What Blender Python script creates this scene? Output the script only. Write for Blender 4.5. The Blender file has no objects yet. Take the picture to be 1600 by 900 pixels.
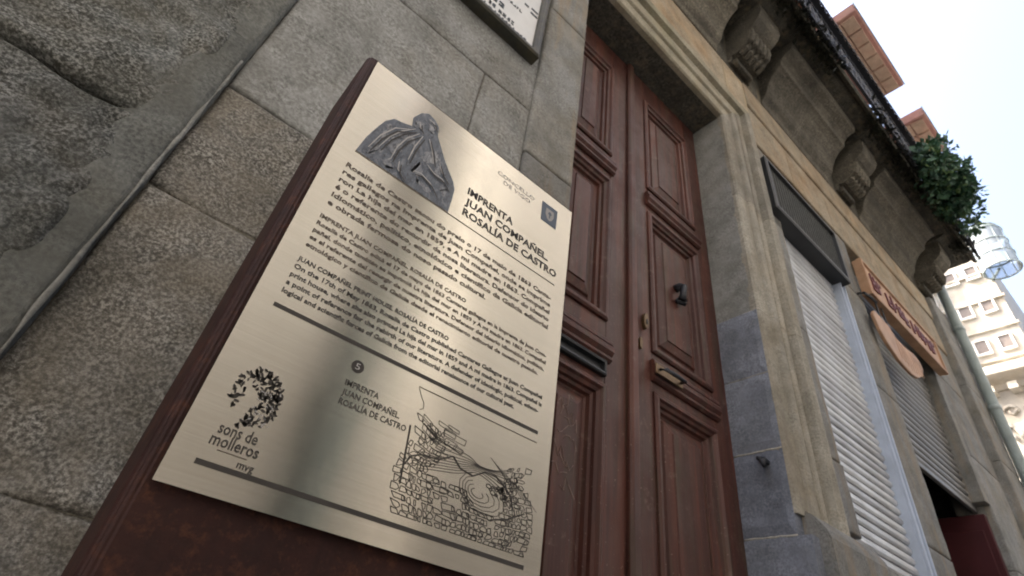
import bpy, bmesh, math, random
from mathutils import Vector, Matrix, noise
R_ = math.radians
random.seed(7)
S = bpy.context.scene
COL = S.collection

# ------------------------------------------------------------------ camera
cam_d = bpy.data.cameras.new('camera'); cam = bpy.data.objects.new('camera', cam_d); COL.objects.link(cam)
RX = ((0.74979197, 0.48067455, 0.45468135), (-0.64874462, 0.39891325, 0.64809357), (0.13017858, -0.78090999, 0.6109735))
cam.matrix_world = Matrix(((RX[0][0], -RX[0][1], -RX[0][2], 0), (RX[1][0], -RX[1][1], -RX[1][2], 0), (RX[2][0], -RX[2][1], -RX[2][2], 0), (0, 0, 0, 1)))
cam_d.sensor_width = 36; cam_d.lens = 837.785 / 1600 * 36
cam_d.clip_start = 0.02; cam_d.clip_end = 500
cam_d.dof.use_dof = True; cam_d.dof.focus_distance = 0.85; cam_d.dof.aperture_fstop = 8.0
S.camera = cam
GZ = -1.0                                             # street level below the camera

# ------------------------------------------------------------------ light
SUN = Vector((-0.33, 0.50, 0.80)).normalized()         # towards the sun: behind the house, so its front is in shade
w = bpy.data.worlds.new('World'); S.world = w; w.use_nodes = True
nt = w.node_tree; bg = nt.nodes['Background']
sky = nt.nodes.new('ShaderNodeTexSky'); sky.sky_type = 'NISHITA'; sky.sun_disc = False
sky.sun_elevation = math.asin(SUN.z); sky.sun_rotation = math.atan2(SUN.x, SUN.y)
sky.air_density = 1.0; sky.dust_density = 8.0; sky.ozone_density = .4
nt.links.new(sky.outputs[0], bg.inputs[0]); bg.inputs[1].default_value = 0.15
sl = bpy.data.lights.new('sun', 'SUN'); sl.energy = 2.0; sl.angle = R_(0.5); sl.color = (1, .97, .93)
so = bpy.data.objects.new('sun', sl); COL.objects.link(so); so.rotation_euler = SUN.to_track_quat('Z', 'Y').to_euler(); so.location = SUN * 30
S.view_settings.view_transform = 'Standard'; S.view_settings.look = 'None'; S.view_settings.gamma = 1
S.view_settings.exposure = 2.3
S.render.engine = 'CYCLES'
S.cycles.use_denoising = True; S.cycles.max_bounces = 10; S.cycles.diffuse_bounces = 6; S.cycles.glossy_bounces = 5
S.cycles.caustics_reflective = False; S.cycles.caustics_refractive = False
S.cycles.filter_width = 1.9

# ------------------------------------------------------------------ materials
def newmat(name):
    m = bpy.data.materials.new(name); m.use_nodes = True
    t = m.node_tree; return m, t, t.nodes['Principled BSDF']
def N(t, typ, **kw):
    n = t.nodes.new(typ)
    for k, v in kw.items():
        if k in ('operation', 'blend_type', 'data_type', 'feature', 'direction_type', 'uv_map', 'wave_type', 'bands_direction', 'distance'): setattr(n, k, v)
        else: n.inputs[k].default_value = v
    return n
def ramp(t, fac, stops):
    r = t.nodes.new('ShaderNodeValToRGB'); e = r.color_ramp.elements
    while len(e) < len(stops): e.new(0.5)
    for i, (p, c) in enumerate(stops):
        e[i].position = p; e[i].color = (*c, 1) if len(c) == 3 else c
    t.links.new(fac, r.inputs[0]); return r.outputs[0]
def mix(t, fac, a, b, mode='MIX'):
    n = t.nodes.new('ShaderNodeMix'); n.data_type = 'RGBA'; n.blend_type = mode
    for i, v in ((0, fac), (6, a), (7, b)):
        if hasattr(v, 'is_output'): t.links.new(v, n.inputs[i])
        else: n.inputs[i].default_value = v if i == 0 else (*v, 1)
    return n.outputs[2]
def coords(t, scale=(1, 1, 1)):
    tc = t.nodes.new('ShaderNodeTexCoord'); mp = t.nodes.new('ShaderNodeMapping'); mp.inputs[3].default_value = scale
    t.links.new(tc.outputs['Object'], mp.inputs[0]); return mp.outputs[0]
def tex(t, vec, scale, detail=4, rough=.6, typ='ShaderNodeTexNoise', out=0, dist=0):
    n = t.nodes.new(typ); n.inputs['Scale'].default_value = scale
    if 'Detail' in n.inputs: n.inputs['Detail'].default_value = detail
    if 'Roughness' in n.inputs: n.inputs['Roughness'].default_value = rough
    if dist and 'Distortion' in n.inputs: n.inputs['Distortion'].default_value = dist
    t.links.new(vec, n.inputs['Vector']); return n.outputs[out]
def bump(t, b, h, strength, dist, prev=None):
    n = t.nodes.new('ShaderNodeBump'); n.inputs['Strength'].default_value = strength; n.inputs['Distance'].default_value = dist
    t.links.new(h, n.inputs['Height'])
    if prev: t.links.new(prev, n.inputs['Normal'])
    t.links.new(n.outputs[0], b.inputs['Normal']); return n.outputs[0]

def granite(name, c0, c1, c2, stain, stain_amt=.5, speck=70, bumpd=.004, dark=(.03, .03, .028), darkamt=.5, streak=None, patch=None, svec=(9, 9, .8)):
    m, t, b = newmat(name); v = coords(t)
    f1 = tex(t, v, speck, 2.5, .6); col = ramp(t, f1, [(.36, c0), (.5, c1), (.63, c2)])
    f2 = tex(t, v, speck * 2.6, 2, .6); fl = ramp(t, f2, [(.36, (1, 1, 1)), (.46, (0, 0, 0))])
    mm = N(t, 'ShaderNodeMath', operation='MULTIPLY'); t.links.new(fl, mm.inputs[0]); mm.inputs[1].default_value = darkamt
    col = mix(t, mm.outputs[0], col, dark)
    fm = tex(t, v, 11, 4, .6); qm = ramp(t, fm, [(.38, (0, 0, 0)), (.66, (.72, .72, .72))]); col = mix(t, qm, col, tuple(q * 1.02 for q in c1))
    if patch:
        fp = tex(t, v, 4.2, 5, .7, dist=.8); col = mix(t, ramp(t, fp, [(.47, (0, 0, 0)), (.64, (.8, .8, .8))]), col, patch, 'MIX')
        col = mix(t, .55, col, ramp(t, f1, [(.36, (.5, .5, .5)), (.63, (1.36, 1.36, 1.36))]), 'MULTIPLY')
    f3 = tex(t, v, 2.6, 6, .65, dist=.6); s = ramp(t, f3, [(.45, (0, 0, 0)), (.72, (1, 1, 1))])
    ms = N(t, 'ShaderNodeMath', operation='MULTIPLY'); t.links.new(s, ms.inputs[0]); ms.inputs[1].default_value = stain_amt
    col = mix(t, ms.outputs[0], col, stain)
    f4 = tex(t, v, 6.5, 5, .7); d = ramp(t, f4, [(.3, (.62, .62, .6)), (.62, (1.06, 1.06, 1.06))])
    col = mix(t, 1.0, col, d, 'MULTIPLY')
    if streak:
        sv = coords(t, svec); f5 = tex(t, sv, 1.5, 5, .7)
        q = ramp(t, f5, [(.5, (0, 0, 0)), (.75, (.75, .75, .75))]); col = mix(t, q, col, streak)
    oi = t.nodes.new('ShaderNodeObjectInfo'); col = mix(t, 1.0, col, ramp(t, oi.outputs['Random'], [(0, (.84, .84, .85)), (.5, (1, .99, .97)), (1, (1.13, 1.12, 1.1))]), 'MULTIPLY')
    t.links.new(col, b.inputs['Base Color']); b.inputs['Roughness'].default_value = .88
    b.inputs['Specular IOR Level'].default_value = .25
    p = bump(t, b, tex(t, v, speck * .45, 6, .75), .9, bumpd); bump(t, b, f2, .5, bumpd * .4, p)
    return m
M = {}
M['rough'] = granite('granite_rough', (.058, .060, .054), (.150, .156, .145), (.30, .305, .29), (.15, .122, .08), .5, 165, .010, patch=(.20, .212, .21), darkamt=.4)
M['rough_wall'] = granite('granite_rough_wall', (.10, .096, .086), (.215, .207, .188), (.38, .37, .34), (.20, .17, .12), .45, 175, .007, patch=(.235, .215, .18), darkamt=.4)
M['smooth'] = granite('granite_smooth', (.155, .158, .157), (.22, .224, .22), (.29, .295, .288), (.21, .18, .12), .5, 120, .0018, darkamt=.25, streak=(.27, .20, .12))
M['wall'] = granite('granite_wall', (.175, .178, .172), (.27, .275, .268), (.365, .375, .37), (.24, .20, .14), .4, 85, .0028, darkamt=.4)
M['jamb'] = granite('granite_jamb', (.18, .18, .175), (.24, .245, .235), (.30, .305, .295), (.17, .155, .13), .4, 110, .002, darkamt=.3)
M['blue'] = granite('granite_blue', (.15, .165, .20), (.205, .225, .27), (.27, .29, .34), (.14, .15, .18), .5, 110, .002, darkamt=.35)
M['warm'] = granite('granite_warm', (.25, .21, .155), (.34, .29, .22), (.42, .37, .29), (.37, .22, .10), .6, 100, .0022, darkamt=.2, streak=(.33, .27, .17))
M['mould'] = granite('granite_mould', (.25, .23, .175), (.345, .315, .245), (.42, .39, .31), (.28, .28, .16), .5, 110, .002, darkamt=.25, streak=(.30, .25, .17))
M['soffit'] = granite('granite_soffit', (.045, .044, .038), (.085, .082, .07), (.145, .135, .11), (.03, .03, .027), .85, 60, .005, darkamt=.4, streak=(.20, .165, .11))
M['margin'] = granite('granite_margin', (.10, .106, .10), (.15, .156, .148), (.20, .205, .195), (.13, .12, .09), .5, 120, .003, darkamt=.3)
M['mould_grey'] = granite('granite_mould_grey', (.22, .205, .17), (.30, .285, .245), (.38, .36, .31), (.26, .215, .15), .6, 110, .002, darkamt=.3, streak=(.17, .15, .12))
M['soffit_lit'] = granite('granite_soffit_lit', (.075, .07, .058), (.135, .124, .10), (.21, .19, .155), (.045, .043, .037), .7, 60, .005, darkamt=.35, streak=(.045, .043, .04), svec=(.7, 11, 11))  # paler soffit copy with caught light put into its colour, plus dark grime streaks
M['mortar'] = granite('mortar', (.10, .095, .08), (.17, .16, .135), (.24, .225, .19), (.10, .09, .06), .6, 90, .003)
M['lime'] = granite('lime_mortar', (.30, .29, .26), (.40, .39, .35), (.5, .48, .44), (.3, .27, .2), .3, 90, .002)
M['street'] = granite('street_stone', (.07, .07, .07), (.10, .10, .10), (.13, .13, .13), (.2, .18, .15), .4, 60, .002)

def plain(name, c, rough=.6, metal=0, var=.25, scale=8, bd=0, bscale=60, spec=.4, tint=None, tamt=.6):
    m, t, b = newmat(name); v = coords(t)
    f = tex(t, v, scale, 6, .65); d = ramp(t, f, [(.25, (1 - var,) * 3), (.75, (1 + var * .5,) * 3)])
    col = mix(t, 1.0, c, d, 'MULTIPLY')
    if tint:
        f2 = tex(t, v, scale * .35, 6, .7); q = ramp(t, f2, [(.45, (0, 0, 0)), (.7, (tamt,) * 3)]); col = mix(t, q, col, tint)
    t.links.new(col, b.inputs['Base Color']); b.inputs['Roughness'].default_value = rough; b.inputs['Metallic'].default_value = metal
    b.inputs['Specular IOR Level'].default_value = spec
    if bd: bump(t, b, tex(t, v, bscale, 5, .7), .8, bd)
    return m
M['corten'] = plain('weathering_steel', (.026, .0085, .0065), .6, 0, .5, 22, .0016, 70, .2, (.040, .014, .009), .5)
t = M['corten'].node_tree; b = t.nodes['Principled BSDF']; src = b.inputs['Base Color'].links[0].from_socket
c_ = mix(t, ramp(t, tex(t, coords(t), 38, 7, .75), [(.52, (0, 0, 0)), (.68, (.8, .8, .8))]), src, (.085, .030, .014))
c_ = mix(t, ramp(t, tex(t, coords(t, (8, 8, .7)), 2.0, 5, .7), [(.50, (0, 0, 0)), (.72, (.6, .6, .6))]), c_, (.012, .006, .006)); t.links.new(c_, b.inputs['Base Color'])
M['iron'] = plain('black_iron', (.018, .02, .026), .5, .0, .3, 20)
M['blackframe'] = plain('black_frame', (.02, .022, .024), .45, 0, .3, 12)
M['mesh'] = plain('dark_mesh', (.055, .058, .055), .7, 0, .45, 30, .002, 160)
M['slat'] = plain('shutter_paint', (.62, .645, .68), .45, 0, .22, 7, 0, 60, .4, (.44, .44, .43), .5)
M['slat2'] = plain('shutter_grey', (.22, .22, .215), .5, 0, .25, 7, 0, 60, .4, (.13, .12, .11), .6)
M['guide'] = plain('guide_paint', (.44, .50, .60), .4, 0, .18, 9)
for k_ in ('slat', 'slat2'):
    t = M[k_].node_tree; b = t.nodes['Principled BSDF']; src = b.inputs['Base Color'].links[0].from_socket
    oi = t.nodes.new('ShaderNodeObjectInfo'); q = ramp(t, oi.outputs['Random'], [(0, (.74, .74, .75)), (.6, (1, 1, 1)), (1, (1.1, 1.1, 1.08))]); c_ = mix(t, 1.0, src, q, 'MULTIPLY')
    g_ = tex(t, coords(t, (6, 6, 60)), 1.0, 6, .7); c_ = mix(t, ramp(t, g_, [(.52, (0, 0, 0)), (.7, (.55, .55, .55))]), c_, (.24, .23, .21) if k_ == 'slat' else (.09, .09, .085)); t.links.new(c_, b.inputs['Base Color'])
M['dark'] = plain('shop_dark', (.012, .011, .011), .9, 0, .2, 3)
M['red'] = plain('red_panel', (.05, .0035, .006), .7, 0, .2, 5)
M['signwood'] = plain('sign_wood', (.46, .29, .18), .6, 0, .35, 9, .0012, 60, .3, (.34, .17, .085), .7)
M['signred'] = plain('sign_red', (.12, .018, .015), .6, 0, .2, 20)
M['marble'] = plain('tablet_marble', (.60, .60, .57), .35, 0, .12, 9, 0, 60, .5, (.45, .45, .41), .4)
M['bronze'] = plain('tablet_frame', (.045, .045, .038), .5, .2, .4, 25, .001, 60, .5, (.12, .10, .04), .5)
M['ink'] = plain('tablet_ink', (.03, .04, .05), .6, 0, .2, 30)
M['pipe'] = plain('pipe_paint', (.36, .43, .43), .45, 0, .2, 6, 0, 60, .4, (.27, .30, .28), .5)
M['brick'] = plain('brick_red', (.42, .22, .19), .8, 0, .25, 16, .002, 50, .3, (.46, .30, .22), .6)
M['brickunder'] = plain('brick_under', (.46, .33, .25), .85, 0, .3, 12, .002, 50, .3, (.5, .27, .2), .5)
M['concrete'] = plain('grey_edge', (.30, .31, .31), .8, 0, .3, 9, .002, 50)
M['cream'] = plain('cream_stone', (.56, .525, .46), .85, 0, .3, 5, .003, 40, .3, (.50, .40, .27), .5)
M['white'] = plain('white_paint', (.80, .79, .75), .5, 0, .1, 6)
M['darkwin'] = plain('window_dark', (.20, .17, .15), .3, 0, .35, 8)
M['render'] = plain('cream_render', (.31, .31, .305), .9, 0, .12, 2, .002, 30, .2)
M['render2'] = plain('pale_render', (.33, .33, .325), .9, 0, .12, 2, .002, 30, .2)
M['alley'] = plain('dark_band_render', (.045, .07, .075), .9, 0, .2, 2)  # dark teal set to deepen the band mirrored in the plate
M['tile'] = plain('roof_tile', (.32, .15, .09), .85, 0, .3, 8)
M['scratch'] = plain('scratch', (.30, .22, .19), .8, 0, .3, 30)
M['brass'] = plain('old_brass', (.13, .085, .045), .4, .6, .4, 40)
M['terracotta'] = plain('terracotta', (.4, .18, .1), .8, 0, .2, 10)

# door wood: long vertical grain
m, t, b = newmat('door_paint'); v = coords(t, (60, 60, 2.2)); v2 = coords(t)
g = tex(t, v, 1.2, 6, .7); col = ramp(t, g, [(.25, (.042, .016, .013)), (.55, (.064, .026, .021)), (.8, (.088, .038, .030))])
f = tex(t, v2, 3.5, 6, .7); q = ramp(t, f, [(.5, (0, 0, 0)), (.75, (.5, .5, .5))]); col = mix(t, q, col, (.050, .030, .024))
vs_ = coords(t, (14, 14, .9)); f = tex(t, vs_, 1.3, 5, .65); col = mix(t, ramp(t, f, [(.46, (0, 0, 0)), (.66, (.75, .75, .75))]), col, (.125, .044, .030))
vs_ = coords(t, (17, 17, 1.3)); f = tex(t, vs_, 1.7, 5, .65); col = mix(t, ramp(t, f, [(.52, (0, 0, 0)), (.68, (.7, .7, .7))]), col, (.062, .046, .030))
f = tex(t, v2, 16, 7, .75); col = mix(t, ramp(t, f, [(.58, (0, 0, 0)), (.68, (.6, .6, .6))]), col, (.15, .10, .08))
rn = tex(t, v2, 6, 5, .7); rr_ = ramp(t, rn, [(.3, (.32, .32, .32)), (.7, (.6, .6, .6))]); t.links.new(rr_, b.inputs['Roughness'])
sp = tex(t, v2, 130, 2, .5); q = ramp(t, sp, [(.70, (0, 0, 0)), (.74, (.55, .55, .55))]); col = mix(t, q, col, (.34, .26, .22))
t.links.new(col, b.inputs['Base Color']); b.inputs['Roughness'].default_value = .45; b.inputs['Specular IOR Level'].default_value = .3; bump(t, b, g, .35, .0012); M['door'] = m

# brushed metal of the text plate: grain runs across, so highlights stretch up and down
m, t, b = newmat('brushed_plate'); v = coords(t, (3, 1, 900)); v2 = coords(t)
g = tex(t, v, 1.0, 3, .6); col = ramp(t, g, [(.3, (.49, .46, .395)), (.7, (.56, .53, .465))])
f = tex(t, v2, 7, 5, .7); d = ramp(t, f, [(.3, (.93, .92, .9)), (.7, (1.02, 1.01, 1.0))]); col = mix(t, 1.0, col, d, 'MULTIPLY')
t.links.new(col, b.inputs['Base Color']); b.inputs['Metallic'].default_value = .93; b.inputs['Roughness'].default_value = .20
b.inputs['Anisotropic'].default_value = .93; b.inputs['Anisotropic Rotation'].default_value = .25
tn = t.nodes.new('ShaderNodeTangent'); tn.direction_type = 'UV_MAP'; t.links.new(tn.outputs[0], b.inputs['Tangent'])
sm = tex(t, coords(t, (1, 1, .45)), 9, 7, .75); t.links.new(ramp(t, sm, [(.35, (.175,) * 3), (.65, (.25,) * 3)]), b.inputs['Roughness'])
bump(t, b, g, .08, .0004); M['plate'] = m
def inkmat(name, c, rough=.55, spec=.25):
    m, t, b = newmat(name); b.inputs['Base Color'].default_value = (*c, 1); b.inputs['Roughness'].default_value = rough
    b.inputs['Specular IOR Level'].default_value = spec; return m
M['print'] = inkmat('plate_print', (.040, .036, .032))
M['print_brown'] = inkmat('plate_print_brown', (.075, .058, .045))
M['print_blue'] = inkmat('plate_print_blue', (.085, .105, .14))
M['print_light'] = inkmat('plate_print_light', (.38, .37, .36))
M['print_mid'] = inkmat('plate_print_mid', (.19, .20, .225))
M['print_grey'] = inkmat('plate_print_grey', (.30, .29, .28))
def photomat(name, a, bcol, c, lo, hi):
    m, t, b = newmat(name); v = coords(t, (1, 1, .55)); f = tex(t, v, 85, 7, .75, dist=1.2)
    t.links.new(ramp(t, f, [(lo, a), ((lo + hi) / 2, bcol), (hi, c)]), b.inputs['Base Color']); b.inputs['Roughness'].default_value = .38; return m
M['print_photo'] = photomat('plate_photo', (.035, .043, .06), (.08, .095, .12), (.19, .20, .22), .36, .72)
M['print_photo_light'] = photomat('plate_photo_light', (.07, .08, .10), (.17, .18, .20), (.36, .36, .36), .36, .68)
# leaves
def leafmat(name, a, bcol):
    m, t, b = newmat(name); v = coords(t); f = tex(t, v, 9, 3, .6); col = ramp(t, f, [(.3, a), (.7, bcol)])
    t.links.new(col, b.inputs['Base Color']); b.inputs['Roughness'].default_value = .5; b.inputs['Transmission Weight'].default_value = 0
    return m
M['leaf'] = leafmat('leaf_green', (.022, .065, .05), (.06, .14, .065))
M['leaf2'] = leafmat('leaf_light', (.07, .14, .04), (.12, .2, .06))
M['moss'] = leafmat('moss', (.010, .014, .012), (.03, .032, .02))
m, t, b = newmat('glass_drum'); b.inputs['Base Color'].default_value = (.62, .70, .76, 1); b.inputs['Roughness'].default_value = .15
b.inputs['Transmission Weight'].default_value = .55; b.inputs['IOR'].default_value = 1.1; M['glass'] = m

# ------------------------------------------------------------------ helpers
def tag(o, label=None, cat=None, group=None, kind=None):
    if label: o['label'] = label
    if cat: o['category'] = cat
    if group: o['group'] = group
    if kind: o['kind'] = kind
    return o
def thing(name, loc, label, cat, group=None):
    o = bpy.data.objects.new(name, None); COL.objects.link(o); o.location = loc; o.empty_display_size = .1
    return tag(o, label, cat, group)
def link(name, me, mat, parent=None, loc=None):
    o = bpy.data.objects.new(name, me); COL.objects.link(o)
    if mat and not me.materials: me.materials.append(M[mat])
    if loc is not None: o.location = loc
    if parent is not None:
        o.parent = parent
        if parent.type == 'EMPTY': o.matrix_parent_inverse = Matrix.Translation(-parent.location)
    return o
class MB:
    def __init__(s): s.v = []; s.f = []
    def add(s, vs, fs):
        n = len(s.v); s.v += [tuple(p) for p in vs]; s.f += [tuple(i + n for i in f) for f in fs]; return s
    def box(s, x0, x1, y0, y1, z0, z1):
        return s.add([(x0, y0, z0), (x1, y0, z0), (x1, y1, z0), (x0, y1, z0), (x0, y0, z1), (x1, y0, z1), (x1, y1, z1), (x0, y1, z1)],
                     [(0, 3, 2, 1), (4, 5, 6, 7), (0, 1, 5, 4), (1, 2, 6, 5), (2, 3, 7, 6), (3, 0, 4, 7)])
    def prism(s, pts, axis, a, b):
        """closed polygon extruded along axis; pts are the two other coordinates in x,y,z order"""
        def P(p, t):
            return {'x': (t, p[0], p[1]), 'y': (p[0], t, p[1]), 'z': (p[0], p[1], t)}[axis]
        n = len(pts); vs = [P(p, a) for p in pts] + [P(p, b) for p in pts]
        return s.add(vs, [tuple(range(n))[::-1], tuple(range(n, 2 * n))] + [(i, (i + 1) % n, (i + 1) % n + n, i + n) for i in range(n)])
    def tube(s, pts, r, n=10, cap=True):
        rings = []
        for i, p in enumerate(pts):
            p = Vector(p); d = (Vector(pts[min(i + 1, len(pts) - 1)]) - Vector(pts[max(i - 1, 0)])).normalized()
            a = d.orthogonal().normalized(); c = d.cross(a); rr = r[i] if isinstance(r, (list, tuple)) else r
            rings.append([p + (a * math.cos(k * 2 * math.pi / n) + c * math.sin(k * 2 * math.pi / n)) * rr for k in range(n)])
        vs = [q for ring in rings for q in ring]; fs = []
        for i in range(len(pts) - 1):
            for k in range(n): fs.append((i * n + k, i * n + (k + 1) % n, (i + 1) * n + (k + 1) % n, (i + 1) * n + k))
        if cap: fs += [tuple(range(n))[::-1], tuple(range((len(pts) - 1) * n, len(pts) * n))]
        return s.add(vs, fs)
    def mesh(s, name, bevel=0, seg=1, smooth=False):
        me = bpy.data.meshes.new(name); me.from_pydata(s.v, [], s.f)
        bm = bmesh.new(); bm.from_mesh(me); bmesh.ops.recalc_face_normals(bm, faces=bm.faces)
        if bevel: bmesh.ops.bevel(bm, geom=[e for e in bm.edges if len(e.link_faces) == 2 and e.calc_face_angle(0) > .4], offset=bevel, segments=seg, affect='EDGES', clamp_overlap=True)
        if smooth:
            for f in bm.faces: f.smooth = True
        bm.to_mesh(me); bm.free(); return me
    def build(s, name, mat, parent=None, bevel=0, seg=1, smooth=False):
        return link(name, s.mesh(name, bevel, seg, smooth), mat, parent)

def nz(x, y, z, s): return noise.noise(Vector((x, y, z)) * s)
def stone(name, x0, x1, z0, z1, yf, depth, amp, mat, parent, res=.03, seed=0, edge=.012, gap=.006):
    """one dressed block: uneven front, worn arrises, sides going back into the wall"""
    x0 += gap; x1 -= gap; z0 += gap; z1 -= gap
    nx = max(3, int((x1 - x0) / res)); nzn = max(3, int((z1 - z0) / res)); vs = []; fs = []
    us = [0, edge * .35 / (x1 - x0), edge / (x1 - x0)] + [i / nx for i in range(1, nx)] + [1 - edge / (x1 - x0), 1 - edge * .35 / (x1 - x0), 1]
    ws = [0, edge * .35 / (z1 - z0), edge / (z1 - z0)] + [i / nzn for i in range(1, nzn)] + [1 - edge / (z1 - z0), 1 - edge * .35 / (z1 - z0), 1]
    us = sorted(set(us)); ws = sorted(set(ws)); nu, nw = len(us), len(ws)
    for w_ in ws:
        for u_ in us:
            x = x0 + u_ * (x1 - x0); z = z0 + w_ * (z1 - z0)
            de = min(x - x0, x1 - x, z - z0, z1 - z); k = min(1, de / edge)
            r = edge * .7 * (1 - math.sqrt(max(0, 1 - (1 - k) ** 2)))
            n1 = nz(x + seed, 3.1 * seed, z, 4.5); n2 = nz(x, seed, z, 17); n3 = nz(x, seed + 5, z, 45)
            y = yf + r + amp * (n1 * .9 + n2 * .55 + n3 * .35) * (.35 + .65 * k)
            wob = amp * .5
            vs.append((x + wob * nz(z, x, seed, 9) * (1 if de < edge * 2 else .3), y, z + wob * nz(x, z, seed + 3, 9) * (1 if de < edge * 2 else .3)))
    for j in range(nw - 1):
        for i in range(nu - 1): fs.append((j * nu + i, j * nu + i + 1, (j + 1) * nu + i + 1, (j + 1) * nu + i))
    loop = [i for i in range(nu)] + [j * nu + nu - 1 for j in range(1, nw)] + [(nw - 1) * nu + i for i in range(nu - 2, -1, -1)] + [j * nu for j in range(nw - 2, 0, -1)]
    base = len(vs); vs += [(vs[i][0], yf + depth, vs[i][2]) for i in loop]; L = len(loop)
    for k in range(L): fs.append((loop[k], base + k, base + (k + 1) % L, loop[(k + 1) % L]))
    me = bpy.data.meshes.new(name); me.from_pydata(vs, [], fs)
    for p in me.polygons: p.use_smooth = True
    return link(name, me, mat, parent)

def sweep_loop(x0, x1, z0, z1, prof):
    """rectangular picture-frame moulding; prof = list of (inset, y)"""
    mb = MB(); n = len(prof)
    vs = []
    for d, y in prof: vs += [(x0 + d, y, z0 + d), (x1 - d, y, z0 + d), (x1 - d, y, z1 - d), (x0 + d, y, z1 - d)]
    fs = []
    for i in range(n - 1):
        for k in range(4): fs.append((i * 4 + k, i * 4 + (k + 1) % 4, (i + 1) * 4 + (k + 1) % 4, (i + 1) * 4 + k))
    return mb.add(vs, fs)

# ------------------------------------------------------------------ ground and street
gr = MB()
gr.add([(-150, -150, GZ), (150, -150, GZ), (150, 150, GZ), (-150, 150, GZ)], [(0, 1, 2, 3)])
tag(gr.build('street', 'street'), kind='structure')

# ------------------------------------------------------------------ the stone house
house = thing('stone_house', (2, 3, GZ), 'old granite house with tall brown door, shop shutters and stone balcony', 'house')
# left projecting pier of rough blocks
zs = [GZ, -.45, .12, .777, 1.265, 1.80, 2.45, 3.1, 3.7, 4.34]
for i in range(len(zs) - 1):
    xs = [(-.95, -.195), (-1.9, -.95), (-3.0, -1.9)] if i % 2 else [(-.83, -.195), (-1.75, -.83), (-3.0, -1.75)]
    for j, (a, c) in enumerate(xs):
        stone('stone', a, c, zs[i], zs[i + 1], 0.974, .2, .020 if j == 0 else .012, 'rough', house, .014 if (j == 0 and 0 < i < 6) else .06, i * 3.7 + j, .022, .002)
MB().box(-3, -.16, 1.01, 1.3, GZ, 4.34).build('pier_core', 'mortar', house)
# smooth splayed margin between pier and wall
for a, c in ((GZ, .05), (.05, 1.13), (1.13, 2.2), (2.2, 3.3), (3.3, 4.34)):
    dy = .004 if a == 1.13 else 0
    MB().prism([(-.26, .992), (-.222, .972 + dy), (-.163, .977 + dy), (-.153, .985 + dy), (-.146, 1.02), (-.26, 1.02)], 'z', a + .001, c - .001).build('pier_margin', 'margin', house, .002)
lr = MB()
lr.tube([(-.1535 + .003 * nz(k, 0, 0, .37), .9835 + .002 * nz(k, 3, 0, .5), .1 + k * .0225) for k in range(44)], [.0035 + .0035 * nz(k, 1, 0, .43) for k in range(44)], 6)
lr.build('mortar_ridge', 'jamb', house, smooth=True)
# wall between pier and door jamb
cs = [(GZ, -.42, [(-.15, .30), (.30, .655)]), (-.42, .13, [(-.15, .655)]), (.13, .672, [(-.15, .655)]), (.672, 1.0, [(-.15, .19), (.19, .655)]), (1.0, 1.765, [(-.15, .432), (.432, .655)]),
      (1.765, 2.45, [(-.15, .655)]), (2.45, 3.1, [(-.15, .28), (.28, .655)]), (3.1, 3.75, [(-.15, .655)]), (3.75, 4.34, [(-.15, .3), (.3, .655)])]
for i, (a, c, xs) in enumerate(cs):
    for j, (p, q) in enumerate(xs):
        far = i >= 4
        stone('stone', p, q, a, c, 1.0, .22, .005 if far else .012, 'wall' if far else 'rough_wall', house, .02 if 0 < i < 5 else .04, 50 + i * 2.3 + j, .010, .0015)
MB().box(-.16, .66, 1.008, 1.25, GZ, 4.34).build('wall_core', 'mortar', house)
# left door jamb: smooth pilaster
js = [GZ, .35, 1.52, 2.6, 3.42]
for i in range(4): stone('jamb_stone', .655 if i % 2 else .648, .885, js[i], js[i + 1], .985, .36, .004, 'smooth', house, .03, 80 + i, .012, .0015)
# right reveal: dressed upper stone, blue-grey repaired lower stones
js = [(GZ, .25, 'blue', 0), (.25, .66, 'blue', 0), (.66, 1.01, 'blue', 0), (1.01, 1.375, 'blue', .0), (1.375, 1.735, 'blue', -.004), (1.735, 3.42, 'jamb', .006)]
for i, (a, c, mt, dx) in enumerate(js):
    ex = .0 if i else 0
    mb = MB(); y0 = .998 if mt == 'jamb' else (.948 if i < 2 else .9985)
    n = 14; vs = []; fs = []
    # reveal face grid at x = 2.215 running in y and z, slightly uneven
    ny = 10; nzz = max(6, int((c - a) / .035))
    for k in range(nzz + 1):
        for l in range(ny + 1):
            y = y0 + (1.24 - y0) * l / ny; z = a + .002 + (c - a - .004) * k / nzz
            e = min(k, nzz - k, 1.0) ; r = .006 if (k in (0, nzz) or l == 0) else 0
            vs.append((2.206 + dx + r + .003 * nz(y, z, i, 6) + .002 * nz(y, z, i, 22), y, z))
    for k in range(nzz):
        for l in range(ny): fs.append((k * (ny + 1) + l, k * (ny + 1) + l + 1, (k + 1) * (ny + 1) + l + 1, (k + 1) * (ny + 1) + l))
    nb = len(vs)
    for k in range(nzz + 1): vs.append((2.27, vs[k * (ny + 1)][1], vs[k * (ny + 1)][2]))
    for k in range(nzz): fs.append((nb + k, k * (ny + 1), (k + 1) * (ny + 1), nb + k + 1))
    # top and bottom faces
    for k in (0, nzz):
        row = [k * (ny + 1) + l for l in range(ny + 1)]; p = len(vs); vs.append((2.27, 1.24, vs[row[0]][2])); fs.append(tuple(row) + (p, nb + k))
    mb.add(vs, fs); o = mb.build('jamb_stone', mt, house, smooth=False)
for z, dx in ((.66, 0), (1.01, 0), (1.375, 0), (1.735, .002)):
    MB().tube([(2.214 + dx + .002 * nz(l, z, 0, .9), 1.0 + l * .022, z + .004 * nz(l, z, 1, .7)) for l in range(11)], .0045, 6).build('mortar_joint', 'lime', house, smooth=True)
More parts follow.
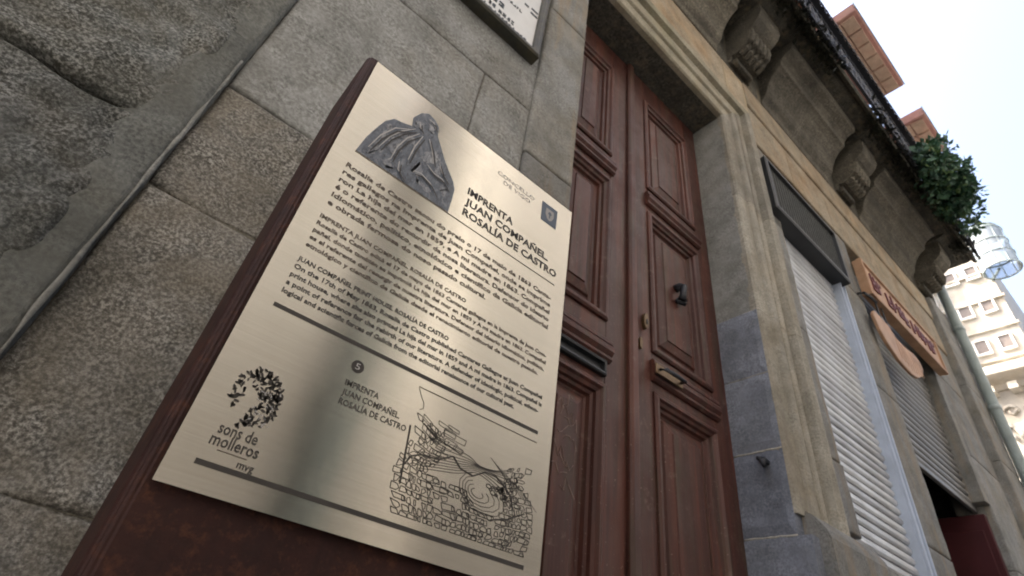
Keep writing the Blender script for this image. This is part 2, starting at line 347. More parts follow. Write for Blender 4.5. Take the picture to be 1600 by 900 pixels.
# moulded architrave round the door
prof = [(.0, 1.03), (.0, .997), (.010, .986), (.100, .984), (.106, .972), (.112, .966), (.150, .964), (.156, .972), (.162, .992), (.205, .996), (.212, .984), (.222, .980), (.255, .979), (.262, .990), (.268, 1.006), (.300, 1.008), (.306, .985), (.314, .957), (.36, .950), (.385, .955), (.395, .985), (.395, 1.03)]
def arch_piece(name, p0, p1, mat, doc):
    vs = []; n = len(prof)
    for d, y in prof: vs.append(p0(d, y))
    for d, y in prof: vs.append(p1(d, y))
    fs = [(i, i + 1, n + i + 1, n + i) for i in range(n - 1)] + [(n - 1, 0, n, 2 * n - 1), tuple(range(n))[::-1], tuple(range(n, 2 * n))]
    return MB().add(vs, fs).build(name, mat, house)
TOPZ = 3.42; JX = 2.213
arch_piece('architrave', lambda d, y: (.60, y, TOPZ + d), lambda d, y: (1.02, y, TOPZ + d), 'mould', 0)
arch_piece('architrave', lambda d, y: (1.023, y, TOPZ + d), lambda d, y: (JX + d, y, TOPZ + d), 'mould', 0)
for a, c in ((.742, 1.73), (1.733, 2.6)):
    arch_piece('architrave', lambda d, y: (JX + d, y, a), lambda d, y: (JX + d, y, c), 'mould_grey', 0)
arch_piece('architrave', lambda d, y: (JX + d, y, 2.603), lambda d, y: (JX + d, y, TOPZ + d), 'mould_grey', 0)
# lintel body with dark soffit
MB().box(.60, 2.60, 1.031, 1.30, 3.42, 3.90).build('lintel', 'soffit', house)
# frieze over the lintel
for a, c in ((.5, 1.35), (1.353, 2.35), (2.353, 2.655)): MB().box(a, c, .975, 1.30, 3.817, 4.34).build('frieze_stone', 'warm', house, .006)
# splayed plinth under the jamb and shop sill
pb = MB().prism([(.905, GZ), (.905, .66), (.915, .69), (.955, .745), (1.03, .80), (1.26, .80), (1.26, GZ)], 'x', 2.272, 2.80); pb.build('plinth_stone', 'smooth', house, .008, 2)
MB().prism([(.935, GZ), (.935, .68), (.96, .715), (1.15, .715), (1.15, GZ)], 'x', 2.803, 4.10).build('sill_stone', 'smooth', house, .008, 2)
# pier between door and shop window
for k, (a, c) in enumerate(((.80, 1.14), (1.14, 1.9), (1.9, 2.75), (2.75, 3.55))):
    x1 = 2.84 if k == 0 else 2.815
    stone('pier_stone', 2.63, x1, a, c, .998, .16, .005, 'smooth', house, .035, 110 + k, .01, .002)
# iron hook left in the jamb
hk = thing('iron_stub', (2.2, 1.07, .93), 'rusty iron stub stuck in the blue-grey jamb stone beside the door', 'iron stub')
MB().tube([(2.23, 1.07, .95), (2.17, 1.065, .955), (2.15, 1.06, .94), (2.148, 1.055, .915)], [.012, .012, .014, .009], 8).build('spike', 'iron', hk, smooth=True)
MB().tube([(2.214, 1.085, .97), (2.185, 1.10, .975)], [.014, .009], 8).build('nail', 'iron', hk, smooth=True)

# ------------------------------------------------------------------ double door
door = MB().box(.87, 2.235, 1.262, 1.30, GZ, 3.44).build('door', 'door', house)
DP = [(.0, 1.236), (.0, 1.210), (.010, 1.203), (.022, 1.203), (.030, 1.214), (.042, 1.220), (.046, 1.232), (.058, 1.236), (.064, 1.250), (.078, 1.256)]
def leaf(x0, x1, px0, px1, panels, slot):
    MB().box(x0, px0 + .002, 1.2185, 1.262, GZ + .02, 3.418).build('stile', 'door', door, .003)
    MB().box(px1 - .002, x1, 1.2185, 1.262, GZ + .02, 3.418).build('stile', 'door', door, .003)
    zz = [GZ + .02] + [z for p in panels for z in p] + [3.418]
    for i in range(0, len(zz), 2): MB().box(px0 + .002, px1 - .002, 1.219, 1.262, zz[i], zz[i + 1]).build('rail', 'door', door, .003)
    for a, c in panels:
        sweep_loop(px0, px1, a, c, DP).build('panel_moulding', 'door', door)
        i0 = .074
        f = sweep_loop(px0 + i0, px1 - i0, a + i0, c - i0, [(0, 1.262), (0, 1.254), (.012, 1.250), (.018, 1.240), (.055, 1.228), (.058, 1.222)])
        n = len(f.v) - 4; f.f.append((n, n + 1, n + 2, n + 3)); f.build('panel', 'door', door)
    for k in range(len(panels) - 1):
        zc = (panels[k][1] + panels[k + 1][0]) / 2
        for dz, h, pr in ((.035, .016, 1.196), (.0, .022, 1.188), (-.034, .014, 1.198)):
            MB().prism([(1.2185, zc + dz - h), (pr + .012, zc + dz - h), (pr, zc + dz - h * .3), (pr, zc + dz + h * .5), (pr + .006, zc + dz + h), (1.2185, zc + dz + h)], 'x', px0 - .012, px1 + .018).build('rail_moulding', 'door', door)
leaf(.895, 1.496, .985, 1.345, [(-.85, .985), (1.275, 2.14), (2.335, 3.19)], True)
leaf(1.50, 2.208, 1.635, 2.085, [(-.85, 1.085), (1.275, 2.15), (2.335, 3.19)], False)
MB().prism([(1.468, 1.2184), (1.468, 1.203), (1.480, 1.192), (1.512, 1.192), (1.524, 1.203), (1.524, 1.2184)], 'z', GZ + .02, 3.41).build('meeting_stile', 'door', door, .002)
sl_ = sweep_loop(1.04, 1.335, 1.012, 1.078, [(0, 1.218), (0, 1.200), (.006, 1.196), (.014, 1.198), (.016, 1.212), (.018, 1.2165)]); n = len(sl_.v) - 4; sl_.f.append((n, n + 1, n + 2, n + 3))
o = sl_.build('letter_slot', 'blackframe', door)
def disc_plate(cx, cz, rx, rz, y0, y1, mat, name, hole=True):
    pts = [(cx + rx * math.cos(k * math.pi / 8), cz + rz * math.sin(k * math.pi / 8)) for k in range(16)]
    MB().prism(pts, 'y', y0, y1).build(name, mat, door, .0015)
disc_plate(1.585, 1.405, .016, .042, 1.200, 1.219, 'brass', 'keyhole_plate')
disc_plate(1.585, 1.40, .005, .014, 1.196, 1.2005, 'blackframe', 'keyhole')
disc_plate(1.552, 1.275, .010, .030, 1.204, 1.219, 'brass', 'keyhole_plate')
kn = MB().tube([(1.855, 1.222, 1.76), (1.855, 1.19, 1.765), (1.853, 1.175, 1.75), (1.852, 1.18, 1.70), (1.856, 1.19, 1.672)], [.022, .016, .018, .016, .024], 8); kn.tube([(1.84, 1.215, 1.675), (1.885, 1.19, 1.668)], .014, 8)
kn.build('knocker', 'iron', door, smooth=True)
MB().box(1.615, 1.80, 1.182, 1.189, 1.155, 1.205).build('letter_plate', 'brass', door, .003)
hd = MB().tube([(1.64, 1.18, 1.178), (1.645, 1.155, 1.172), (1.70, 1.14, 1.160), (1.76, 1.145, 1.162), (1.785, 1.182, 1.18)], [.007, .008, .009, .008, .007], 8); hd.build('pull_handle', 'iron', door, smooth=True)
random.seed(3)
for k in range(9):     # scratched scrawl in the lower left panel
    z = .84 - k * .035; x = 1.13 + random.uniform(-.02, .03); pts = []
    for i in range(6): pts.append((x + i * .013 + random.uniform(-.006, .006), 1.2212, z + random.uniform(-.03, .03)))
    MB().tube(pts, .0016, 4).build('scratch', 'scratch', door)

# ------------------------------------------------------------------ shop fronts (parts of the house)
# window 1: opening x 2.82-3.73, z 0.72-3.5
sh = MB().box(2.74, 3.80, 1.085, 1.10, .70, 3.6).build('roller_shutter', 'slat', house)
sp = .052; me = MB().prism([(-.012, -.024), (-.020, -.014), (-.020, .004), (-.006, .022), (.006, .025), (.006, -.025)], 'x', 0, .90).mesh('slat')
z = .745; k = 0
while z < 3.0:
    o = link('slat', me, 'slat', sh, (2.775, 1.072 + .0015 * math.sin(k * 2.1), z)); z += sp; k += 1
gd = MB().box(3.655, 3.735, 1.01, 1.08, .72, 3.45); gd.box(3.655, 3.668, .992, 1.01, .72, 3.45); gd.box(3.722, 3.735, .992, 1.01, .72, 3.45)
gd.build('guide_rail', 'guide', house, .003)
# transom panel
tp = sweep_loop(2.655, 3.715, 2.81, 3.335, [(0, 1.05), (0, .945), (.012, .938), (.03, .938), (.034, .958), (.036, .962)])
n = len(tp.v) - 4
tpo = tp.build('transom_frame', 'blackframe', house)
MB().box(2.685, 3.685, .9625, .975, 2.84, 3.305).build('mesh_panel', 'mesh', tpo)
for k in range(24): MB().box(2.70 + k * .041, 2.706 + k * .041, .957, .9622, 2.846, 3.30).build('mesh_bar', 'mesh', tpo)
# warm stone band under the cornice
xs = [2.658, 3.25, 3.92, 4.75, 5.72, 6.48]
for i in range(5): MB().box(xs[i], xs[i + 1] - .004, .985, 1.25, 3.555, 4.02).build('band_stone', 'warm', house, .006)
xs = [2.658, 3.6, 4.5, 5.6, 6.48]
for i in range(4): MB().box(xs[i], xs[i + 1] - .004, .97, 1.25, 4.024, 4.345).build('band_stone', 'warm', house, .008)
MB().box(2.815, 3.74, 1.0, 1.2, 3.46, 3.552).build('shop_lintel', 'smooth', house)
# pier between the windows
zz = [.72, 1.0, 2.0, 2.9, 3.553]
for i in range(4): stone('pier_stone', 3.742, 4.115, zz[i], zz[i + 1], .995, .25, .004, 'smooth', house, .04, 130 + i, .014, .002)
stone('pier_stone', 3.742, 4.115, GZ, .72, .99, .25, .004, 'smooth', house, .05, 137, .014, .002)
# window 2: half-raised grey shutter, dark shop behind
sh2 = MB().box(4.12, 5.72, 1.135, 1.15, 1.78, 3.6).build('roller_shutter', 'slat2', house)
sp = .062; me2 = MB().prism([(-.014, -.028), (-.023, -.016), (-.023, .004), (-.008, .026), (.006, .03), (.006, -.03)], 'x', 0, 1.60).mesh('slat')
z = 1.80; k = 0
while z < 3.5:
    link('slat', me2, 'slat2', sh2, (4.118, 1.115, z)); z += sp; k += 1
MB().box(4.118, 5.72, 1.10, 1.13, 1.73, 1.772).build('bottom_bar', 'slat2', house, .004)
room = MB(); room.add([(4.0, 1.24, GZ + .01), (7.0, 1.24, GZ + .01), (7.0, 3.0, GZ + .01), (4.0, 3.0, GZ + .01), (4.0, 1.24, 3.6), (7.0, 1.24, 3.6), (7.0, 3.0, 3.6), (4.0, 3.0, 3.6)],
                       [(0, 1, 2, 3), (4, 5, 6, 7), (1, 2, 6, 5), (2, 3, 7, 6), (3, 0, 4, 7)])
room.build('shop_room', 'dark', house)
# right end piers
zz = [GZ, .3, 1.3, 2.2, 3.0, 4.34]
for i in range(5):
    stone('pier_stone', 5.72, 6.48, zz[i], zz[i + 1], .998, .25, .004, 'smooth', house, .06, 150 + i, .014, .002)
    stone('pier_stone', 6.482, 7.06, zz[i] + (.2 if 0 < i else 0), zz[i + 1] + (.2 if i < 4 else 0), .925, .33, .004, 'smooth', house, .06, 160 + i, .016, .002)
MB().box(5.60, 5.719, 1.0, 1.135, 1.78, 3.55).build('window_reveal', 'smooth', house, .004)
MB().box(5.64, 5.70, 1.05, 1.62, GZ + .02, 1.70).build('red_door_leaf', 'red', house, .004)
MB().box(5.628, 5.641, 1.09, 1.56, .9, 1.58).build('red_door_panel', 'red', house, .006)

# ------------------------------------------------------------------ balcony
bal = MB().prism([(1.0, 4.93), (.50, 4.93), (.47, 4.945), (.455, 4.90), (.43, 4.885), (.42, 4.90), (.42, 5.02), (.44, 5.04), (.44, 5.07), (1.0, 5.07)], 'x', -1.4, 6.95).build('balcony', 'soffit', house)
for x0, x1 in ((-1.0, .42), (.98, 2.28), (2.96, 4.16), (4.82, 6.12)):
    p = [(1.0, 4.345), (.965, 4.345), (.955, 4.40), (.93, 4.43), (.905, 4.46), (.885, 4.53), (.85, 4.60), (.80, 4.66), (.76, 4.69), (.735, 4.70), (.725, 4.76), (.69, 4.80), (.64, 4.82), (.615, 4.83), (.60, 4.86), (.60, 4.929), (1.0, 4.929)]
    MB().prism(p, 'x', x0, x1).build('cornice_moulding', 'soffit_lit', bal, .004)
MB().prism([(1.0, 4.346), (.975, 4.346), (.965, 4.42), (.94, 4.93), (1.0, 4.93)], 'x', -1.4, 6.95).build('cornice_back', 'soffit', bal)
# carved brackets: scrolled body with ribs on the face
def bracket(cx, wd=.30):
    body = [(1.0, 4.38), (.95, 4.38), (.93, 4.44), (.875, 4.43), (.82, 4.455), (.775, 4.505), (.75, 4.57), (.745, 4.64), (.70, 4.66), (.65, 4.70), (.62, 4.76), (.615, 4.93), (1.0, 4.93)]
    mb = MB().prism(body, 'x', cx - wd / 2, cx + wd / 2); n = 5
    for k in range(n):                                   # rounded flutes over the cushion
        x = cx - wd / 2 + wd * (k + .5) / n
        mb.tube([(x, y - .006, z - .004) for y, z in body[3:8]], [.018, .026, .027, .026, .018], 8)
    o = mb.build('bracket', 'soffit_lit', bal)
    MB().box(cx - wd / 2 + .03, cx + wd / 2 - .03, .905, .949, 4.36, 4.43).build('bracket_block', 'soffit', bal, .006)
    MB().prism([(.52, 4.932), (.56, 4.90), (.60, 4.885), (.98, 4.885), (.98, 4.932)], 'x', cx - wd / 2 - .05, cx + wd / 2 + .05).build('bracket_cap', 'soffit', bal, .004)
for cx in (.72, 2.60, 4.47, 6.45): bracket(cx)
# iron railing outside the slab edge
RY = .388
bme = MB().tube([(0, 0, 0), (0, 0, .14), (0, -.012, .22), (0, .012, .34), (0, 0, .44), (0, 0, .77)], [.010, .010, .016, .016, .010, .010], 6).mesh('baluster')
x = -.6; k = 0
while x < 6.95:
    o = link('baluster', bme, 'iron', bal, (x, RY, 4.955)); x += .098; k += 1
rl = MB().box(-.7, 6.97, RY - .013, RY + .013, 4.925, 4.955); rl.build('bottom_rail', 'iron', bal)
MB().box(-.7, 6.97, RY - .056, RY + .03, 5.725, 5.76).build('handrail', 'iron', bal, .008, 2)
MB().box(-.7, 6.97, RY - .016, RY + .006, 5.55, 5.58).build('upper_rail', 'iron', bal)
sc = MB().tube([(.04 * math.cos(k * math.pi / 6), 0, .04 * math.sin(k * math.pi / 6)) for k in range(13)], .008, 5, False).mesh('scroll')
x = -.55
while x < 6.9:
    link('scroll', sc, 'iron', bal, (x + .049, RY - .066, 5.72)); x += .098
for x in (-.6, 1.4, 3.3, 5.2, 6.93): MB().box(x - .014, x + .014, RY - .014, .47, 5.03, 5.055).build('rail_stay', 'iron', bal)
# moss fringe on the slab edge
random.seed(11); mo = MB()
for k in range(7000):
    x = random.uniform(.3, 6.92); edge_ = random.random() < .6
    y = .405 + random.gauss(0, .02) if edge_ else .43 + abs(random.gauss(0, .06)); z = 4.93 + random.uniform(-.05, .12) if edge_ else 4.90 + random.uniform(-.03, .02) - random.random() ** 2 * .05
    if nz(x, y * .3, 7, 2.5) < (-.30 if edge_ else -.1): continue
    s = random.uniform(.012, .036); a = Vector((random.gauss(0, 1), random.gauss(0, 1), random.gauss(-.3, .8))).normalized(); b_ = a.orthogonal().normalized(); c = Vector((x, y, z))
    mo.add([c, c + a * s + b_ * s * .45, c + a * s * 2.0, c + a * s - b_ * s * .45], [(0, 1, 2, 3)])
o = mo.build('moss', 'moss', bal); o['kind'] = 'stuff'
# upper walls, small brick balconies of the next floor, roof; unseen shell behind put in to block the sun
MB().box(-3, 7.06, 1.0, 1.35, 4.35, 9.2).build('upper_wall', 'wall', house)
MB().box(-2.9, 7.0, 3.05, 8.0, GZ, 4.4).build('rear_wall', 'wall', house)
MB().box(-2.9, 7.0, 1.36, 8.0, 4.41, 9.2).build('upper_storeys', 'wall', house)
MB().box(6.80, 7.04, 1.26, 3.05, GZ, 4.4).build('end_wall', 'wall', house)
MB().box(-2.98, -2.75, 1.31, 3.05, GZ, 4.4).build('end_wall', 'wall', house)
MB().prism([(.68, 9.2), (8.3, 9.2), (8.3, 9.3), (4.6, 10.6), (.68, 9.3)], 'x', -3.2, 7.2).build('roof', 'tile', house)
def brick_balcony(x0, x1, yo, z):
    o = MB().box(x0, x1, yo, 1.0, z, z + .16).build('upper_balcony', 'brick', house, .01)
    n = max(2, int((x1 - x0) / .2)); st = (x1 - x0 - .08) / n
    for i in range(n):
        for y0, y1 in ((yo + .05, yo + .19), (yo + .20, yo + .40)):
            MB().box(x0 + .04 + i * st + .008, x0 + .04 + (i + 1) * st - .008, y0, y1, z - .022 - .006 * ((i * 7) % 3), z + .01).build('brick', 'brickunder', o, .004)
    MB().box(x0 - .01, x1 + .01, yo - .012, yo - .002, z + .02, z + .155).build('edge_board', 'concrete', o)
brick_balcony(4.30, 5.66, .155, 6.9)
brick_balcony(6.26, 7.06, .135, 6.9)
# ------------------------------------------------------------------ text totem
X0, Y0, WU, HV = .1 * .62, .62, .806 * .62, 1.215 * .62
ZT = 1.415 * .62
tot = thing('information_totem', (.3, .71, GZ), 'rust-brown steel totem with a brushed metal text plate before the house', 'totem')
MB().prism([(.0455, .642), (.0485, .634), (.056, .6305), (.546, .6305), (.555, .634), (.5585, .642), (.5585, .79), (.55, .80), (.054, .80), (.0455, .79)], 'z', GZ, .8965).build('steel_body', 'corten', tot, .0025, 2)
pm = MB().box(X0, X0 + WU, Y0, Y0 + .0018, ZT - HV, ZT)
plme = pm.mesh('text_plate'); uvl = plme.uv_layers.new(name='UVMap')
for lp in plme.loops: c = plme.vertices[lp.vertex_index].co; uvl.data[lp.index].uv = (c.x * 2, c.z * 2)
plate = link('text_plate', plme, 'plate', tot)
plate['label'] = 'brushed pale metal plate printed with text, portrait and map'
for du, dv in ((.012, .01), (.985, .01), (.012, .985), (.985, .985)):
    pass
MB().box(.10, .50, Y0 + .0017, .6312, ZT - HV + .04, ZT - .04).build('plate_backing', 'blackframe', tot)
LAY = [0]
def uv(u, v, k=1): return (X0 + u * WU, Y0 - .0004 * k, ZT - v * HV)
def flat(name, polys, mat, k=1):
    mb = MB()
    for p in polys: mb.add([uv(u, v, k) for u, v in p], [tuple(range(len(p)))])
    me = bpy.data.meshes.new(name); me.from_pydata(mb.v, [], mb.f)
    return link(name, me, mat, plate)
def text(s, u0, v, u1, h, mat='print', k=1, name='lettering', bold=0.0, shear=0):
    """one line of print: left edge u0, right edge u1, baseline v, cap height h (in plate heights)"""
    cu = bpy.data.curves.new('t', 'FONT'); cu.body = s; cu.size = 1; cu.resolution_u = 2; cu.offset = bold; cu.fill_mode = 'FRONT'; cu.shear = shear
    ob = bpy.data.objects.new('t', cu); COL.objects.link(ob); bpy.context.view_layer.update()
    me = bpy.data.meshes.new_from_object(ob.evaluated_get(bpy.context.evaluated_depsgraph_get()))
    bpy.data.objects.remove(ob); bpy.data.curves.remove(cu)
    xs_ = [q.co.x for q in me.vertices]; a, c = min(xs_), max(xs_)
    sy = h * HV / .69; sx = (u1 - u0) * WU / (c - a) if u1 else sy
    for q in me.vertices:
        q.co = (X0 + u0 * WU + (q.co.x - a) * sx, Y0 - .0004 * k, ZT - v * HV + q.co.y * sy)
    me.name = name; me.materials.clear(); return link(name, me, mat, plate)
def rule(u0, u1, v, th, mat='print'): flat('printed_rule', [[(u0, v - th / 2), (u1, v - th / 2), (u1, v + th / 2), (u0, v + th / 2)]], mat)
rule(.065, .942, .3, .0028, 'print_brown'); rule(.053, .938, .7035, .0075); rule(.053, .938, .9635, .0075); rule(.491, .938, .7255, .0016, 'print_brown')
text('CONCELLO', .585, .0665, .785, .0135, 'print_grey'); text('DE VIGO', .622, .0875, .765, .0135, 'print_grey')
text('IMPRENTA', .480, .203, .700, .0215, 'print', 1, 'heading', .028); text('JUAN COMPAÑEL.', .480, .2385, .895, .0215, 'print', 1, 'heading', .028); text('ROSALÍA DE CASTRO', .480, .2745, .946, .0215, 'print', 1, 'heading', .028)
P1 = ['Rosalía de Castro sacou do prelo o 17 de maio de 1863 Canta-', 'res gallegos na Imprenta de Juan Compañel, onde se imprime', 'ron La hija del mar en 1859, e A mi madre en 1863. Compañel',
      'é o referente do rexurdir da nosa literatura. Defensor do ideario', 'idiomático, político, etnolóxico e científico da Galicia editorial', 'e obrada fermosa do noso pasado cultural.']
for i, s in enumerate(P1): text(s, .060, .352 + i * .0222, .932 if i < 5 else .645, .0118, 'print_brown', bold=.028)
P2 = ['IMPRENTA JUAN COMPAÑEL. ROSALÍA DE CASTRO', 'Rosalía de Castro editó el 17 de mayo de 1863 Cantares gallegos en la Imprenta de Juan Com-', 'pañel, donde también se imprimió La hija del mar en 1859 y A mi madre en 1863. Compañel',
      'es el referente del resurgir de nuestra literatura. Defensor del ideario idiomático, político,', 'etnológico y científico de Galicia desde el renacimiento editorial de nuestro pasado.']
for i, s in enumerate(P2): text(s, .058, .5 + i * .0182, (.575, .940, .940, .935, .91)[i], .0092, 'print_brown', bold=.028)
P3 = ['JUAN COMPAÑEL PRINT HOUSE. ROSALÍA DE CASTRO', 'On the 17th of May 1863, Rosalía de Castro published Cantares Gallegos at Juan Compañel', 'print house, where she also printed La hija del mar in 1859 and A mi madre in 1863. Compañel is',
      'a point of reference for the rebirth of our literature. A defender of ideologic, political, ethno-', 'logical and scientific forces of Galicia from the editorial renaissance of our cultural past.']
for i, s in enumerate(P3): text(s, .056, .607 + i * .0176, (.545, .940, .942, .93, .828)[i], .0092, 'print', bold=.028)
cir = [(.306 + .0175 * math.cos(k * math.pi / 12), .742 + .0116 * math.sin(k * math.pi / 12)) for k in range(24)]
flat('number_disc', [cir], 'print'); text('5', .2995, .7475, .3125, .0115, 'print_light', 2, 'number')
text('IMPRENTA', .289, .781, .386, .0105, bold=.014); text('JUAN COMPAÑEL.', .289, .798, .458, .0105, bold=.014); text('ROSALÍA DE CASTRO', .289, .815, .485, .0105, bold=.014)
# crest in a blue-grey square
flat('crest_square', [[(.828, .0405), (.917, .0405), (.917, .112), (.831, .112)]], 'print_blue')
flat('crest_shield', [[(.853, .056), (.897, .056), (.899, .078), (.888, .094), (.875, .099), (.862, .094), (.851, .078)]], 'print_grey', 2)
flat('crest_tree', [[(.871, .066), (.879, .066), (.886, .074), (.878, .078), (.878, .09), (.872, .09), (.872, .078), (.864, .074)]], 'print_blue', 3)
# printed picture of a seated stone figure
OUT = [(.066, .297), (.077, .245), (.093, .202), (.110, .164), (.134, .139), (.168, .131), (.201, .121), (.194, .092), (.214, .059), (.241, .042), (.272, .047), (.296, .063), (.303, .095), (.328, .120), (.353, .148), (.379, .171), (.413, .199), (.426, .219), (.428, .254), (.426, .297)]
flat('portrait_shape', [OUT], 'print_photo')
LI = [[(.107, .253), (.121, .248), (.139, .161), (.127, .167)], [(.089, .288), (.102, .267), (.121, .248), (.139, .254), (.113, .280)], [(.156, .174), (.173, .155), (.210, .142), (.235, .174), (.206, .179)],
      [(.146, .218), (.149, .192), (.184, .189), (.201, .215), (.185, .248), (.155, .235)], [(.154, .276), (.175, .258), (.196, .281), (.166, .290)], [(.210, .117), (.212, .095), (.242, .085), (.241, .111)],
      [(.273, .198), (.285, .162), (.324, .147), (.338, .168), (.302, .203)], [(.255, .255), (.277, .209), (.296, .239), (.282, .256)], [(.285, .263), (.341, .271), (.334, .281), (.285, .276)], [(.365, .249), (.388, .222), (.405, .239), (.387, .263)],
      [(.329, .201), (.349, .180), (.362, .200), (.345, .215)], [(.257, .080), (.276, .071), (.286, .096), (.269, .097)]]
random.seed(5)
def rag(p, n=8, a=.0065):
    out = []
    for i in range(len(p)):
        q = p[(i + 1) % len(p)]
        for k in range(n): f = k / n; out.append((p[i][0] + (q[0] - p[i][0]) * f + random.uniform(-a, a), p[i][1] + (q[1] - p[i][1]) * f + random.uniform(-a, a) * .66))
    return out
for p in LI: flat('portrait_light', [rag(p)], 'print_photo_light', 2)
sp_ = []
while len(sp_) < 260:
    u_, v_ = random.uniform(.07, .43), random.uniform(.05, .295)
    ins = False; j = len(OUT) - 1
    for i in range(len(OUT)):
        if (OUT[i][1] > v_) != (OUT[j][1] > v_) and u_ < (OUT[j][0] - OUT[i][0]) * (v_ - OUT[i][1]) / (OUT[j][1] - OUT[i][1]) + OUT[i][0]: ins = not ins
        j = i
    if ins and u_ < .422:
        a = random.uniform(.7, 1.9); l = random.uniform(.003, .012); wd = random.uniform(.001, .0025); du, dv = math.cos(a) * l, math.sin(a) * l * .66
        sp_.append([(u_, v_), (u_ + wd, v_), (min(.425, u_ + du + wd), min(.296, v_ + dv)), (min(.425, u_ + du), min(.296, v_ + dv))])
tag(flat('portrait_shading', sp_[:130], 'print_mid', 4), kind='stuff'); tag(flat('portrait_hatching', sp_[130:], 'print', 4), kind='stuff')
# emblem: a head in profile whose hair is leaves and flowers
random.seed(21); lv = []; lv2 = []
def leafp(u_, v_, l, a):
    du, dv = math.cos(a), math.sin(a); w_ = l * .42
    return [(u_ + (du * f * l - dv * g * w_), v_ + (dv * f * l + du * g * w_) * .66) for f, g in ((-1, 0), (-.7, .7), (-.2, 1.1), (.35, 1), (.75, .6), (1, 0), (.75, -.6), (.35, -1), (-.2, -1.1), (-.7, -.7))]
def inside(poly, u_, v_):
    ins = False; j = len(poly) - 1
    for i in range(len(poly)):
        if (poly[i][1] > v_) != (poly[j][1] > v_) and u_ < (poly[j][0] - poly[i][0]) * (v_ - poly[i][1]) / (poly[j][1] - poly[i][1]) + poly[i][0]: ins = not ins
        j = i
    return ins
HAIR = [(.068, .826), (.090, .811), (.129, .813), (.155, .828), (.166, .85), (.164, .874), (.144, .894), (.104, .905), (.0945, .903), (.113, .868), (.118, .858), (.107, .846), (.096, .846), (.088, .832)]
SIDE = [(.060, .832), (.076, .828), (.080, .848), (.080, .868), (.070, .886), (.055, .876), (.058, .85)]
while len(lv) < 260:
    u_, v_ = random.uniform(.05, .17), random.uniform(.808, .908); side = inside(SIDE, u_, v_)
    if inside(HAIR, u_, v_) or (side and random.random() < .7): lv.append(leafp(u_, v_, random.uniform(.0035, .0068), random.uniform(0, 6.3)))
for k in range(34): lv2.append(leafp(random.uniform(.112, .156), random.uniform(.835, .893), random.uniform(.002, .0042), random.uniform(0, 6.3)))
tag(flat('emblem_leaves', lv, 'print'), kind='stuff'); tag(flat('emblem_flowers', lv2, 'print_grey', 2), kind='stuff')
text('sons de', .067, .9205, .150, .0165, 'print', 1, 'emblem_name', .014); text('molleros', .061, .9375, .163, .0165, 'print', 1, 'emblem_name', .014)
rule(.082, .145, .9425, .0012, 'print_brown'); text('mvg', .131, .9565, .166, .0105, 'print', 1, 'emblem_name', .014)
# folds and features of the printed figure
def tstroke(pts, w0):
    out = []; L = []; Rr = []
    for i, (a, c) in enumerate(pts):
        p0, p1 = pts[max(i - 1, 0)], pts[min(i + 1, len(pts) - 1)]; dx, dy = (p1[0] - p0[0]) * WU, (p1[1] - p0[1]) * HV; l = math.hypot(dx, dy) or 1e-6
        w_ = w0 * (.25 + math.sin(math.pi * (i + .5) / len(pts))); L.append((a - dy / l * w_ / WU, c + dx / l * w_ / HV)); Rr.append((a + dy / l * w_ / WU, c - dx / l * w_ / HV))
    return L + Rr[::-1]
for p in ([(.215, .125), (.175, .16), (.145, .2), (.125, .25)], [(.235, .13), (.20, .17), (.18, .215), (.175, .26)], [(.25, .13), (.235, .18), (.23, .23)], [(.275, .125), (.30, .155), (.32, .19)], [(.20, .137), (.15, .165), (.115, .215), (.095, .27)],
          [(.30, .205), (.33, .217), (.37, .217), (.40, .235)], [(.26, .25), (.29, .243), (.33, .252), (.36, .272)], [(.34, .175), (.36, .198), (.39, .213)], [(.205, .25), (.21, .275), (.235, .288)], [(.222, .092), (.228, .108), (.240, .116)], [(.25, .062), (.27, .062), (.285, .078)]):
    flat('figure_highlight', [tstroke(p, .0010)], 'print_light', 5)
    flat('figure_fold', [tstroke([(a + .010, c + .007) for a, c in p], .0013)], 'print', 6)
# street map drawing
random.seed(9)
def ribbon(pts, wd):
    out = []
    for i in range(len(pts) - 1):
        (a, c), (e, f) = pts[i], pts[i + 1]; dx, dy = (e - a) * WU, (f - c) * HV; l = math.hypot(dx, dy) or 1e-6; nu, nv = -dy / l * wd / WU, dx / l * wd / HV
        out.append([(a - nu, c - nv), (a + nu, c + nv), (e + nu, f + nv), (e - nu, f - nv)])
    return out
def warp(a, c):      # a,c in 0..1 of the map sheet
    k = math.sin(a * 3.0) * .10
    return (.493 + .447 * (a + .035 * math.sin(c * 7 + a * 3) + .02 * math.sin(a * 19)), .765 + .185 * (c + k * (1 - c) - .10 * (1 - a) * (1 - c) + .03 * math.sin(a * 11) * (1 - c)))
lines = []
NXm, NZm = 25, 14
for i in range(NXm):
    for j in range(NZm):
        a0, c0 = i / NXm, .12 + .88 * j / NZm
        if c0 < .5 and abs(a0 - .5) < .25: continue
        if c0 < .32 and (a0 > .3 and a0 < .6 or random.random() < .3): continue
        if (a0 - .62) ** 2 + ((c0 - .55) * .9) ** 2 < .012: continue
        if random.random() < .05: continue
        ins = .0025; dd = 1 / NXm; de = .88 / NZm; jit = lambda: random.uniform(-.010, .010)
        wx = random.choice((1, 1, 1, 1.9)); q = [(a0 + .006 + jit(), c0 + .010 + jit()), (a0 + dd * wx - .006 + jit(), c0 + .010 + jit()), (a0 + dd * wx - .006 + jit(), c0 + de - .008 + jit()), (a0 + .006 + jit(), c0 + de - .008 + jit())]
        if random.random() < .3: q.insert(2, ((q[1][0] + q[2][0]) / 2 + .012, (q[1][1] + q[2][1]) / 2))
        q = [(min(max(a, 0), 1), min(max(c, .0), .98)) for a, c in q]
        lines += ribbon([warp(*p) for p in q + [q[0]]], .00046)
